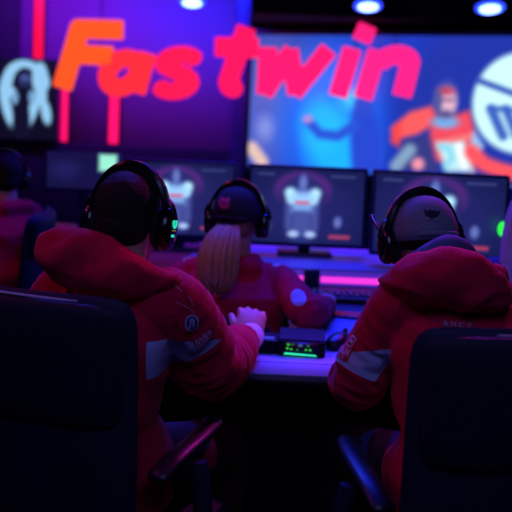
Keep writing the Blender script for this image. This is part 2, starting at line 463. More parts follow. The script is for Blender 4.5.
obj('desk_top', box((.48, 3.53, .725), (2.58, 1.1, .03), .004), M['desk2'], d2, world=True)
for x in (-.75, 1.7):
    for y in (3.08, 3.98): obj('leg', box((x, y, .355), (.07, .07, .71), .004), M['metal'], d2, world=True)
obj('back_panel', box((.42, 4.02, .42), (2.4, .02, .5), .003), M['deskedge'], d2, world=True)
rs = thing('monitor_riser', 'low riser shelf with glowing magenta front strip under the monitors', 'shelf', (0, 3.6, .74))
obj('shelf', box((.355, 3.66, .775), (1.25, .50, .07), .006), M['riser'], rs, world=True)
obj('front_glow', box((.355, 3.404, .772), (1.23, .012, .058), .004), emit('violet_front_glow', (96, 50, 235), .55), rs, world=True)  # violet glow around the strip, put on the riser front as emission
for xa, xb in ((-.22, P(304, 270, 3.4).x), (P(321, 270, 3.4).x, .96)):
    obj('light_strip', box(((xa + xb) / 2, 3.397, .768), (xb - xa, .012, .024), .004), M['magenta'], rs, world=True)
obj('stand_block', box((P(312, 270, 3.39).x, 3.388, .775), (.065, .02, .069), .004), M['bezel'], rs, world=True)  # added box in place of the monitor stand crossing the strip
obj('back_light', box((.355, 3.902, .815), (1.22, .012, .012), .003), M['violet'], rs, world=True)
d3 = thing('side_desk', 'dark desk far left, beside the person sitting at the far left', 'desk', (-1.3, 4.6, 0))
obj('desk_top', box((-1.35, 4.65, .725), (1.7, .7, .03), .004), M['desk2'], d3, world=True)
for x in (-2.1, -.6): obj('side_panel', box((x, 4.65, .355), (.03, .66, .71), .003), M['deskedge'], d3, world=True)

# ------------------------------------------------------------------ monitors
def mon_paint(w, h, bright=False):
    c = Canvas(w, h, 84, 54, (20, 26, 76))
    W = w
    e = lambda x, y, rx, ry, col, s=.02, ang=0, a=1: c.ell(x * W, y * h, rx * W, ry * W, col, s * W, ang, a)
    e(.5, .45, .48, .30, (32, 34, 98), .2, 0, .8)
    e(.46, .72, .24, .16, (96, 40, 130), .06); e(.46, .64, .21, .18, (34, 34, 92), .06)
    e(.46, .42, .15, .30, (40, 50, 120), .08)
    for x_ in (.345, .575): c.line([(x_ * W, .66 * h), (x_ * W, .22 * h)], .03 * W, (70, 78, 150), .05 * W)
    c.poly([(.36 * W, .72 * h), (.56 * W, .72 * h), (.55 * W, .42 * h), (.37 * W, .42 * h)], (120, 160, 220), .06 * W)
    c.poly([(.38 * W, .42 * h), (.54 * W, .42 * h), (.54 * W, .14 * h), (.38 * W, .14 * h)], (66, 78, 150), .05 * W)
    e(.46, .82, .035, .07, (95, 110, 185), .03)
    c.line([(.345 * W, .68 * h), (.365 * W, .60 * h)], .045 * W, (176, 228, 250), .05 * W); c.line([(.575 * W, .68 * h), (.555 * W, .60 * h)], .045 * W, (176, 228, 250), .05 * W)
    c.line([(.38 * W, .60 * h), (.54 * W, .60 * h)], .035 * W, (150, 200, 245), .06 * W)
    c.line([(.41 * W, .55 * h), (.51 * W, .55 * h)], .012 * W, (215, 80, 120), .03 * W)
    e(.39, .12, .05, .03, (165, 190, 235), .03); e(.54, .12, .05, .03, (165, 190, 235), .03)
    e(.78, .30, .035, .05, (120, 140, 220), .03, 0, .7); e(.12, .22, .07, .05, (70, 100, 150), .03, 0, .6)
    c.line([(.72 * W, .10 * h), (.88 * W, .10 * h)], .013 * W, (205, 66, 96), .03 * W)
    c.line([(.70 * W, .92 * h), (.92 * W, .92 * h)], .006 * W, (70, 80, 140), .01 * W)
    c.line([(.06 * W, .92 * h), (.2 * W, .92 * h)], .006 * W, (70, 80, 140), .01 * W)
    return c
M['monpic'] = attr_emit('monitor_picture', 1.15)
def monitor(x, y, z0, zb, w, h, yaw, label, deskz, canvas=None):
    """z0 = height of the support, zb = lower edge of the panel"""
    t = thing('monitor', label, 'monitor', (x, y, z0), (0, 0, yaw), 'monitors on the benches')
    b = zb - z0
    obj('casing', box((0, 0, b + h / 2), (w, .035, h), .008), M['bezel'], t)
    c = canvas or mon_paint(w - .03, h - .035)
    c.mesh(lambda u, v: (u - (w - .03) / 2, -.0195, v + b + .02), 'screen_image', M['monpic'], t)
    bm = bmesh.new(); bx(bm, (0, .045, (b + h * .4) / 2), (.055, .025, b + h * .4), .006); bx(bm, (0, .035, b + h * .4), (.12, .05, .12), .01)
    obj('neck', bm, M['bezel'], t)
    obj('foot', box((0, .02, .007), (.24, .18, .013), .005), M['bezel'], t)
    return t
def mon_px(x0, x1, yt, yb, d, yaw, label, z0=.811):
    a, b = P(x0, (yt + yb) / 2, d), P(x1, (yt + yb) / 2, d)
    xm = (x0 + x1) / 2; zt, zb = P(xm, yt, d).z, P(xm, yb, d).z
    return monitor((a.x + b.x) / 2, d, z0, zb, b.x - a.x, zt - zb, yaw, label, .74)
mon_px(124, 236, 160, 238, 3.75, R(3), 'monitor left of centre, partly behind the head of the man with green lit headset')
mon_px(247, 366, 166, 247, 3.75, 0, 'monitor in the middle showing a pale armoured figure, right of the woman')
mon_px(371, 506, 172, 258, 3.55, R(-4), 'monitor on the right, behind the head of the man in the grey cap')
# small far monitor whose corner shows white green
c = Canvas(.39, .20, 60, 36, (18, 16, 62)); c.poly([(.285, .10), (.385, .10), (.385, .195), (.285, .195)], (150, 232, 205), .02); c.ell(.1, .1, .08, .05, (28, 26, 84), .05)
pm = P(86, 190, 4.7)
monitor(pm.x - .02, 4.7, .74, P(86, 192, 4.7).z, .42, P(86, 156, 4.7).z - P(86, 188, 4.7).z + .04, R(2), 'small dim monitor with a white green corner, left of the nearest head', .74,
        c)

# pc tower with green lamp
pc = P(503, 240, 3.55)
t = thing('computer_tower', 'dark computer tower with glowing green lamp at right end of the bench', 'computer', (pc.x + .085, 3.6, .74))
obj('case', box((0, .02, .21), (.17, .34, .42), .01), M['bezel'], t)
g = P(500, 229, 3.44)
obj('power_lamp', ell(bmesh.new(), (g.x - pc.x - .085 + .012, -.155, g.z - .74), (.019, .012, .03)), M['green'], t)
obj('front_panel', box((0, -.152, .21), (.15, .008, .39), .003), M['gloss'], t)

# ------------------------------------------------------------------ desk items
def keyboard(x, y, z, yaw, label, m):
    t = thing('keyboard', label, 'keyboard', (x, y, z), (R(0), 0, yaw), 'keyboards on the desks')
    obj('case', box((0, 0, .011), (.36, .13, .02), .004), M['black'], t)
    bm = bmesh.new()
    for r in range(5):
        for k in range(15):
            bx(bm, (-.16 + k * .0228, -.045 + r * .0225, .026), (.019, .019, .01), .002, seg=1)
    obj('keys', bm, M['gloss'], t)
    obj('glow_plate', box((0, 0, .0215), (.345, .118, .001), 0), m, t)
    return t
def mouse(x, y, z, yaw, label, s=1.0):
    t = thing('computer_mouse', label, 'mouse', (x, y, z), (0, 0, yaw), 'computer mice on the desks')
    bm = bmesh.new(); ell(bm, (0, 0, .012), (.032 * s, .058 * s, .026 * s)); 
    for v in bm.verts:
        if v.co.z < .002: v.co.z = .0
    obj('shell', bm, M['black'], t, smooth=True)
    bm = bmesh.new(); cyl(bm, (0, .03 * s, .034 * s), .009 * s, .008, 'X', 16); obj('scroll_wheel', bm, M['metal'], t)
    return t
k0 = P(352, 299, 3.12)
M['kglow'] = emit('key_glow', (60, 40, 200), .35)
keyboard(k0.x + .02, 3.14, .741, R(-3), 'dark keyboard on the bench in front of the middle monitor', M['kglow'])
k1 = P(440, 300, 3.1); keyboard(k1.x + .05, 3.12, .741, R(-3), 'dark keyboard on the bench in front of the right monitor', M['kglow'])
k2 = P(215, 300, 3.1); keyboard(k2.x, 3.14, .741, R(-3), 'dark keyboard on the bench in front of the woman', M['kglow'])
mp = P(354, 310, 2.84)
t = thing('phone', 'phone with a faint red lit screen lying at the rear of the pale desk', 'phone', (mp.x, 2.86, .7425), (0, 0, R(80)))
obj('body', box((0, 0, .005), (.07, .14, .009), .003), M['gloss'], t); obj('screen', box((0, 0, .0102), (.06, .12, .001), 0), M['redled'], t)
m0 = P(341, 350, 2.43); mouse(m0.x, 2.47, .7425, R(-30), 'black mouse on the pale desk beside the elbow of the man in grey cap', 1.15)
hp = P(250, 325, 2.5)
mouse(hp.x + .008, 2.475, .7425, R(-8), 'dark mouse under the hand of the man with green lit headset')
# console with green lamps
cx = P(301, 350, 2.40)
t = thing('control_console', 'small black console box with green lit display on the pale desk', 'device', (cx.x + .002, 2.40, .7425), (0, 0, R(-4))); t.scale = (1, 1, .85)
bm = bmesh.new()
pr = [(-.065, 0), (-.052, .052), (-.02, .062), (.06, .062), (.065, 0)]
ring_loft(bm, [[Vector((x, y, z)) for y, z in pr] for x in (-.066, .066)]); bmesh.ops.bevel(bm, geom=bm.edges[:], offset=.004, segments=2, affect='EDGES')
obj('housing', bm, M['matte'], t)
fd = Vector((0, .013, .052)).normalized()
def face(x, s): return Vector((x, -.0665, 0)) + fd * s
bm = bmesh.new(); q = [face(-.048, .009), face(.05, .009), face(.05, .048), face(-.048, .048)]
n_ = Vector((0, -.052, .013)).normalized()
ring_loft(bm, [[p + n_ * .0005 for p in q], [p + n_ * .002 for p in q]]); obj('display', bm, M['black'], t)
bm = bmesh.new(); q = [face(-.05, .006), face(.044, .005), face(.04, .010), face(-.046, .013)]
ring_loft(bm, [[p + n_ * .001 for p in q], [p + n_ * .004 for p in q]]); obj('light_bar', bm, emit('teal_bar', (50, 245, 190), .95), t)
gm = [emit('green_digit', (60, 220, 60), .55), emit('green_dim', (30, 150, 60), .4), emit('blue_dim', (90, 130, 200), .35)]
for (x, s, k, r) in ((-.038, .038, 0, .005), (-.040, .026, 0, .0045), (-.029, .024, 0, .004), (-.004, .037, 2, .007), (.018, .037, 1, .005), (.012, .024, 0, .004), (-.012, .023, 1, .004), (.024, .024, 0, .0045), (-.026, .039, 1, .004)):
    bm = bmesh.new(); ell(bm, face(x, s) + n_ * .002, (r, .0015, r)); obj('lamp', bm, gm[k], t)
bm = box((-.105, .0, .022), (.075, .10, .044), .006)
obj('side_unit', bm, M['matte'], t)
obj('side_screen', box((-.105, -.02, .0447), (.05, .03, .001), 0), emit('blue_glow', (60, 80, 255), .5), t)

# ------------------------------------------------------------------ chairs
def slab(w0, w1, z0, z1, y, th, curve, n=14, k=22, pw=4.5, bulge=0):
    """rounded upright shell, width w0 at the bottom to w1 at the top, wrapped forward by curve"""
    bm = bmesh.new(); fr = []
    zc, hz = (z0 + z1) / 2, (z1 - z0) / 2
    N = 56
    def pt(s, a, front):
        x = abs(math.cos(a)) ** (2 / pw) * math.copysign(1, math.cos(a)); z = abs(math.sin(a)) ** (2 / pw) * math.copysign(1, math.sin(a))
        x *= s; z *= s
        wz = w0 + (w1 - w0) * (z * .5 + .5)
        X = x * wz / 2; Z = zc + z * hz
        e = (1 - s ** 6) ** .5 if s < 1 else 0
        Y = y + curve * (X / .23) ** 2 + (th / 2 * e if front else -th / 2 * e)
        return Vector((X, Y - (Z - .5) * .12 + .03, Z))
    ss = [.02, .3, .55, .75, .88, .95, .985]
    rings = [[pt(s, 2 * PI * i / N, False) for i in range(N)] for s in ss] + [[pt(1, 2 * PI * i / N, False) for i in range(N)]] + [[pt(s, 2 * PI * i / N, True) for i in range(N)] for s in ss[::-1]]
    ring_loft(bm, rings)
    return bm, lambda a, s=1.0, off=0: pt(s, a, False) + Vector((0, -off, 0))
def chair(x, y, yaw, label, top=1.08, low=False, piping_glint=(82, 130)):
    t = thing('office_chair', label, 'chair', (x, y, 0), (0, 0, yaw), 'high backed office chairs')
    if low:
        bm, f = slab(.40, .38, .52, .80, -.24, .04, .02); obj('backrest', bm, M['leather'], t)
    else:
        bm, f = slab(.46, .50, .50, top, -.25, .05, .035, pw=11); obj('backrest', bm, M['shell'], t)
        bm, g = slab(.44, .48, .80, top - .012, -.268, .045, .035, pw=8); obj('upper_pad', bm, M['leather'], t)
        bm, g2 = slab(.36, .38, .56, .76, -.264, .02, .03, pw=9); obj('lower_panel', bm, M['leather'], t)
        if piping_glint:  # pale tube only over the stretch where the piped edge catches light
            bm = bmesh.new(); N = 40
            tube(bm, [g(R(piping_glint[0]) + (R(piping_glint[1]) - R(piping_glint[0])) * i / N, 1.0, .0) + Vector((0, .0, .004)) for i in range(N + 1)], lerpl([.001, .0034, .0038, .0034, .001], N + 1), 8)
            obj('piping_glint', bm, M['piping_glint'], t)
    obj('seat', (lambda b: b)(box((0, .02, .435), (.50, .50, .09), .035)), M['leather'], t)
    bm = bmesh.new(); bx(bm, (0, -.27, .46), (.09, .02, .22), .006); bx(bm, (0, -.12, .378), (.09, .32, .022), .005)
    obj('back_support', bm, M['metal'], t)
    if not low:
        for s in (-1, 1):
            bm = bmesh.new()
            tube(bm, smooth_path([(s * .20, .04, .385), (s * .275, .02, .43), (s * .285, .0, .58), (s * .27, .0, .665)], 5), .018, 10, 1.4)
            a = obj('arm_support', bm, M['shell'], t)
            bm = bmesh.new(); tube(bm, smooth_path([(s * .235, -.13, .665), (s * .245, -.07, .69), (s * .25, .03, .70), (s * .242, .13, .70), (s * .22, .18, .69)], 5), [.015] + [.026] * 19 + [.015], 14, .5)
            obj('armrest', bm, mat('armrest_rubber', (12, 14, 28), .42), t, smooth=True)
    bm = bmesh.new(); cyl(bm, (0, 0, .24), .028, .29); cyl(bm, (0, 0, .14), .045, .12); obj('gas_column', bm, M['metal'], t)
    for i in range(5):
        a = R(90 + 72 * i); c_, s_ = math.cos(a), math.sin(a)
        bm = bmesh.new(); tube(bm, [(0, 0, .115), (c_ * .15, s_ * .15, .10), (c_ * .29, s_ * .29, .075)], [.03, .025, .017], 10, .8)
        l = obj('base_leg', bm, M['black'], t)
        bm = bmesh.new(); cyl(bm, (c_ * .29 - s_ * .014, s_ * .29 + c_ * .014, .03), .03, .018, 'X', 18); cyl(bm, (c_ * .29 + s_ * .014, s_ * .29 - c_ * .014, .03), .03, .018, 'X', 18)
        cyl(bm, (c_ * .29, s_ * .29, .055), .012, .05)
        obj('caster', bm, M['black'], l)
    return t

# ------------------------------------------------------------------ people
def head_matrix(H, yaw, pitch, roll=0):
    return Matrix.Translation(H) @ Euler((pitch, roll, yaw)).to_matrix().to_4x4()
def hand(bm, wrist, d, nrm, side, curl=.6, s=1.0, spread=.16):
    """palm, four unequal fingers and thumb. d = pointing direction, nrm = back of hand, side = +1 when thumb is on the d x nrm side"""
    d = d.normalized(); nrm = (nrm - d * nrm.dot(d)).normalized(); lat = d.cross(nrm).normalized() * side
    L = .085 * s
    m = Matrix((lat, d, nrm)).transposed().to_4x4()
    ell(bm, wrist + d * L * .52, (.041 * s, .052 * s, .017 * s), m)
    ell(bm, wrist + d * L * .80 - lat * .006 * s, (.039 * s, .026 * s, .015 * s), m)
    ell(bm, wrist + d * L * .35 + lat * .018 * s - nrm * .006 * s, (.02 * s, .034 * s, .016 * s), m)
    for k, (off, ln) in enumerate(((.030, .073), (.010, .082), (-.011, .076), (-.031, .060))):
        b = wrist + d * (L * (.98 - abs(k - 1.2) * .04)) + lat * off * s
        ang = 0; p = b.copy(); pts = [b - d * .025 * s, b]; ad = (d + lat * (off * spread * 18)).normalized()
        for f_, c_ in ((.42, curl * .55), (.33, curl * .9), (.25, curl * .6)):
            ang += c_
            v = ad * math.cos(ang) - nrm * math.sin(ang)
            p = p + v * ln * f_ * s; pts.append(p)
        r = (.0098, .0098, .0092, .0084, .0072)
        tube(bm, pts, [x * s for x in r], 10)
        for q, rr in zip(pts[1:], r[1:]): ell(bm, q, rr * s * 1.03, seg=10)
    b = wrist + d * L * .22 + lat * .022 * s - nrm * .004 * s
    v1 = (d * .72 + lat * .65 - nrm * .15).normalized(); v2 = (d * .92 + lat * .2 - nrm * .35).normalized()
    pts = [b, b + v1 * .036 * s, b + v1 * .036 * s + v2 * .03 * s, b + v1 * .036 * s + v2 * .052 * s - nrm * .004]
    tube(bm, pts, [.014 * s, .0125 * s, .011 * s, .009 * s], 10)
    for q, rr in zip(pts, (.014, .0125, .0115, .009)): ell(bm, q, rr * s, seg=10)
def sellipse(c, rt, fw, a, b, n=40, pw=2.5, up=Vector((0, 0, 1))):
    out = []
    for i in range(n):
        t = 2 * PI * i / n; ct, st = math.cos(t), math.sin(t)
        x = abs(ct) ** (2 / pw) * math.copysign(a, ct); y = abs(st) ** (2 / pw) * math.copysign(b, st)
        out.append(c + rt * x + fw * y)
    return out
def near_param(p, a, b):
    ab = b - a; t = max(0, min(1, (p - a).dot(ab) / ab.length_squared)); return t, (p - (a + ab * t)).length
def person(label, H, hyaw, hpitch, yaw, sh, el, wr, hd, pelvis, S=1.0, arm_r=(.062, .064, .056, .045), vox=.006, seatz=.485, hroll=0,
           hoodm=None, panel=None, trousers='jeans', hair='hair', longhair=None, cap=None, hood=None, lining=None, shx=1.0, fold=.006, seed=0,
           width=1.0, cuff='rib', curl=.6, girl=False, hs=1.0, thigh=.42, cuffs=(True, True), pm=.03):
    fw = Vector((-math.sin(yaw), math.cos(yaw), 0)); rt = Vector((math.cos(yaw), math.sin(yaw), 0)); Z = Vector((0, 0, 1))
    root = thing('person', label, 'person', (pelvis.x, pelvis.y, 0), (0, 0, yaw))
    HM = head_matrix(H, hyaw, hpitch, hroll) @ Matrix.Scale(hs, 4)
    hp_ = lambda x, y, z: HM @ Vector((x, y, z))
    HR = HM.to_3x3().normalized().to_4x4()
    N = (sh[0] + sh[1]) / 2 + Z * .045
    # ---- body
    b = bmesh.new()
    def he(x, y, z, rx, ry, rz): ell(b, hp_(x, y, z), (rx * hs, ry * hs, rz * hs), HR)
    he(0, -.012, .022, .074, .094, .083); he(0, .03, -.035, .062, .066, .075); he(0, .045, -.085, .04, .045, .033); he(0, .07, .035, .055, .03, .035)
    he(0, .098, -.03, .011, .02, .017); he(0, .09, -.008, .009, .014, .022); he(0, .087, -.066, .022, .012, .011)
    for s in (-1, 1):
        he(s * .078, -.008, -.02, .01, .018, .031); he(s * .043, .06, -.035, .024, .026, .025); he(s * .03, .082, .012, .02, .014, .007)
    nb = N - Z * .02 - fw * .005
    limb(b, [hp_(0, -.02, -.04), (hp_(0, -.02, -.1) + nb) / 2, nb - Z * .03], [.056 * hs, .056, .066])
    for k in (0, 1):
        limb(b, [nb - Z * .02, sh[k] - Z * .01], [.05, .042])
    sp_ = [pelvis + Z * .02, pelvis + Z * .14, (pelvis + N) / 2 + Z * .05, N - Z * .11]
    rings = [sellipse(c_, rt, fw, a_, d_, 24) for c_, a_, d_ in zip(sp_, (.15, .13, .14, .15), (.10, .09, .095, .09))]
    ring_loft(b, rings); ell(b, N - Z * .1, (.14, .08, .07), Matrix((rt, fw, Z)).transposed().to_4x4()); ell(b, pelvis, (.14, .11, .09), Matrix((rt, fw, Z)).transposed().to_4x4())
    for k in (0, 1):
        limb(b, [sh[k], el[k], wr[k] + (el[k] - wr[k]).normalized() * .0], [.045, .036, .024])
        side = 1 if k == 1 else -1     # k 0 = left arm, 1 = right arm
        hand(b, wr[k], hd[k][0], hd[k][1], -side if True else side, curl, S)
    hips, knees, ankles = [], [], []
    for s in (-1, 1):
        h_ = pelvis + rt * (s * .085) + fw * .03 - Z * .0; kn = h_ + fw * thigh + rt * (s * .05) + Z * (.0); kn.z = .50
        an = Vector((kn.x, kn.y, .1)) + fw * (.02); hips.append(h_); knees.append(kn); ankles.append(an)
        limb(b, [h_, kn, an], [.075, .05, .035]); ell(b, an + fw * .06 - Z * .06, (.035, .10, .03), Matrix((rt, fw, Z)).transposed().to_4x4())
    me = fuse(b, vox * .75, 4)
    link('body', me, M['skin'], root, world=True)
    # ---- eyes, mouth
    for s in (-1, 1):
        bm = bmesh.new(); ell(bm, hp_(s * .031, .086, -.006), .0125 * hs, seg=12); e = obj('eye', bm, M['eye'], root, world=True, smooth=True)
        bm = bmesh.new(); ell(bm, hp_(s * .031, .0965, -.006), (.005 * hs, .003 * hs, .005 * hs), HR, 10); obj('iris', bm, M['iris'], e, world=True, smooth=True)
    bm = bmesh.new(); ell(bm, hp_(0, .098, -.064), (.02 * hs, .005 * hs, .004 * hs), HR, 12); ell(bm, hp_(0, .097, -.071), (.017 * hs, .005 * hs, .0045 * hs), HR, 12); obj('lips', bm, M['lip'], root, world=True, smooth=True)
    # ---- hair
    bm = bmesh.new()
    if cap: ell(bm, hp_(0, -.022, .0), (.079 * hs, .092 * hs, .05 * hs), HR, 28)
    else: ell(bm, hp_(0, -.022, .030), (.0815 * hs, .096 * hs, .086 * hs), HR, 28)
    if not cap or hair != 'hair': ell(bm, hp_(0, -.045, -.02), (.068 * hs, .066 * hs, .062 * hs), HR, 28)
    if not cap: ell(bm, hp_(0, .045, .07), (.058 * hs, .045 * hs, .035 * hs), HR, 20)
    hm = fuse(bm, .006, 3)
    c0_, n0_ = coords(hm), normals(hm)
    am = np.array([noise.noise(Vector(q) * 60) * .0015 for q in c0_])
    hm.vertices.foreach_set('co', (c0_ + n0_ * am[:, None]).ravel().astype('f')); hm.update()
    link('hair', hm, M[hair], root, world=True)
    # ---- hoodie
    b = bmesh.new()
    wd = width
    sp2 = [pelvis - Z * .06, pelvis + Z * .03, pelvis + Z * .12, pelvis * .55 + N * .45, pelvis * .28 + N * .72, N - Z * .08, N - Z * .03, N + Z * .01]
    aa = (.195, .205, .185, .185, .20, .185, .13, .085); bb = (.145, .15, .135, .13, .135, .125, .095, .075)
    sp2 = [c_ - fw * (.02 if 2 <= i_ <= 5 else 0) for i_, c_ in enumerate(sp2)]
    ring_loft(b, [sellipse(c_, rt, fw, a_ * (wd if i_ > 1 else max(wd, .92)), d_, 40, 2.4) for i_, (c_, a_, d_) in enumerate(zip(sp2, aa, bb))])
    for k in (0, 1):
        ra = arm_r
        inner = N - Z * .075 + rt * ((-1, 1)[k] * .06)
        limb(b, [inner, sh[k] - Z * .012, sh[k] * .45 + el[k] * .55, el[k], el[k] * .45 + wr[k] * .55, wr[k] + (el[k] - wr[k]).normalized() * .075],
             [.075, ra[0], ra[1] * 1.03, ra[1], ra[2], ra[3]], 20)
    hood_rows = None
    if hood and not isinstance(hood(N, rt, fw), list): hood_rows = hood(N, rt, fw)['rows']
    for c_, r_, rr in ([] if hood_rows else (hood(N, rt, fw) if hood else [])):
        ell(b, c_, r_, rr if rr is not None else Matrix((rt, fw, Z)).transposed().to_4x4())
    hm = fuse(b, vox, 3)
    bones = [(pelvis, N)] + [(sh[k], el[k]) for k in (0, 1)] + [(el[k], wr[k]) for k in (0, 1)]
    off = Vector((seed * 3.7, seed * 1.3, 0))
    cs, ns = coords(hm), normals(hm); am = np.zeros(len(cs)); armk = np.zeros(len(cs))
    for vi in range(len(cs)):
        co_ = Vector(cs[vi].tolist())
        best = None; dt = 0; da = 9
        for bi, (a_, c_) in enumerate(bones):
            t_, ds = near_param(co_, a_, c_)
            if bi == 0: ds -= .12; dt = ds
            else: da = min(da, ds)
            if best is None or ds < best[0]: best = (ds, t_, bi, (c_ - a_).length)
        ds, t_, bi, ln = best
        armk[vi] = dt - da
        f1 = noise.noise((co_ + off) * 9)
        if bi:
            ax = (bones[bi][1] - bones[bi][0]).normalized(); q = co_ - bones[bi][0]; al = q.dot(ax)
            q2 = (q - ax * al) * 9 + ax * (al * 38) + off
            f2 = noise.noise(q2); f2 = 1 - abs(f2) * 2.2
            amp = fold * (.6 + .9 * math.exp(-((al if bi > 2 else ln - al) / .09) ** 2))
            if bi > 2: amp += fold * .7 * math.exp(-((ln - al) / .08) ** 2)
            am[vi] = f2 * amp * .55 + f1 * fold * .5
        else:
            q2 = Vector((co_.x * 6, co_.y * 6, co_.z * 13 + co_.x * 8)) + off
            f2 = 1 - abs(noise.noise(q2)) * 2.2
            am[vi] = f2 * fold * .55 + f1 * fold * .9
    at = hm.attributes.new('panel', 'FLOAT', 'POINT')
    cs = cs + ns * am[:, None]
    hm.vertices.foreach_set('co', cs.ravel().astype('f')); hm.update()
    at.data.foreach_set('value', (np.minimum(panel(cs), armk + pm) if panel else np.full(len(cs), -1.0)).astype('f'))
    hd_o = link('hoodie', hm, hoodm or M['fleece'], root, world=False)
    bvh = BVHTree.FromPolygons([v.co.copy() for v in hm.vertices], [p.vertices[:] for p in hm.polygons])
    hm.transform(WM[root.name].inverted())
    if hood_rows:
        b = bmesh.new(); rows = hood_rows
        sp_ = smooth_path([r_[0] for r_ in rows], 5); hh = lerpl([r_[1] for r_ in rows], len(sp_)); th = lerpl([r_[2] for r_ in rows], len(sp_))
        rings = []
        for (p_, sd, up_), h_, t_ in zip(frames(sp_), hh, th):
            rings.append([p_ + Z * (math.sin(2 * PI * i / 28) * h_) + Vector((sd.x, sd.y, 0)).normalized() * (math.cos(2 * PI * i / 28) * t_) for i in range(28)])
        ring_loft(b, rings)
        for i in range(25):     # collar around the neck
            a = R(360 * i / 24); k_ = .5 - .5 * math.sin(a)
            ell(b, N + rt * (.083 * math.cos(a)) + fw * (.088 * math.sin(a) - .005) + Z * (-.02 + .035 * k_), (.026, .026, .030 + .01 * k_), None, 12)
        for k in (-1, 1): limb(b, [N + rt * k * .08 - Z * .01, N + rt * k * .05 + fw * .1 - Z * .05, N + rt * k * .015 + fw * .125 - Z * .10], [.03, .028, .018])
        ho = fuse(b, vox, 9)
        c0_, n0_ = coords(ho), normals(ho)
        am = np.array([(1 - abs(noise.noise(Vector((q[0] * 5 + q[2] * 6, q[1] * 5, q[2] * 11 - q[0] * 5)) + off)) * 2.4) * fold * .8 + (1 - abs(noise.noise(Vector((q[0] * 9 + q[2] * 9, q[1] * 8, q[2] * 24 - q[0] * 7)) + off)) * 2.4) * fold * .45 + noise.noise(Vector(q.tolist()) * 30) * fold * .22 for q in c0_])
        ho.vertices.foreach_set('co', (c0_ + n0_ * am[:, None]).ravel().astype('f')); ho.update()
        a2 = ho.attributes.new('panel', 'FLOAT', 'POINT'); a2.data.foreach_set('value', np.full(len(c0_), -1.0, 'f'))
        link('hood', ho, hoodm or M['fleece'], hd_o, world=True)
    # cuffs
    for k in (0, 1):
        if not cuffs[k]: continue
        ax = (wr[k] - el[k]).normalized(); r = arm_r[3]
        pts = [wr[k] - ax * .065, wr[k] - ax * .045, wr[k] - ax * .02, wr[k] + ax * .008, wr[k] + ax * .02]
        bm = bmesh.new(); tube(bm, pts, [r * .8, r * .98, r * .9, r * .84, r * .78], 28)
        obj('cuff', bm, M[cuff], hd_o, world=True)
    # trousers and shoes
    b = bmesh.new(); RM = Matrix((rt, fw, Z)).transposed().to_4x4()
    ell(b, pelvis - Z * .005, (.18, .14, .112), RM)
    for k in (0, 1): limb(b, [hips[k], (hips[k] + knees[k]) / 2, knees[k], (knees[k] + ankles[k]) / 2, ankles[k]], [.098, .09, .07, .06, .05])
    link('trousers', fuse(b, .009, 3), M[trousers], root, world=True)
    for k in (0, 1):
        b = bmesh.new(); a_ = ankles[k]; g_ = Vector((a_.x, a_.y, 0))
        ell(b, g_ + fw * .06 + Z * .035, (.045, .125, .034), RM); ell(b, g_ + Z * .06, (.043, .055, .06), RM); bx(b, (0, 0, 0), (.085, .25, .02), .008, Matrix.Translation(g_ + fw * .06 + Z * .011) @ RM)
        link('shoe', fuse(b, .007, 2), M['shoe'], root, world=True)
    return root, HM, bvh, hd_o, dict(N=N, fw=fw, rt=rt)

def decal(bvh, parent, centre, direction, w, h, canvas, name, roll=0, off=.0022, mtl='printed'):
    """printed patch laid on the cloth"""
    d = direction.normalized(); up = Vector((0, 0, 1)); r = d.cross(up).normalized(); u_ = r.cross(d).normalized()
    r, u_ = r * math.cos(roll) + u_ * math.sin(roll), u_ * math.cos(roll) - r * math.sin(roll)
    def fn(u, v):
        o_ = centre + r * (u - w / 2) + u_ * (v - h / 2) - d * .25
        hit = bvh.ray_cast(o_, d)
        return (hit[0] - d * off) if hit[0] else centre
    return canvas.mesh(fn, name, M[mtl], parent, world=True)

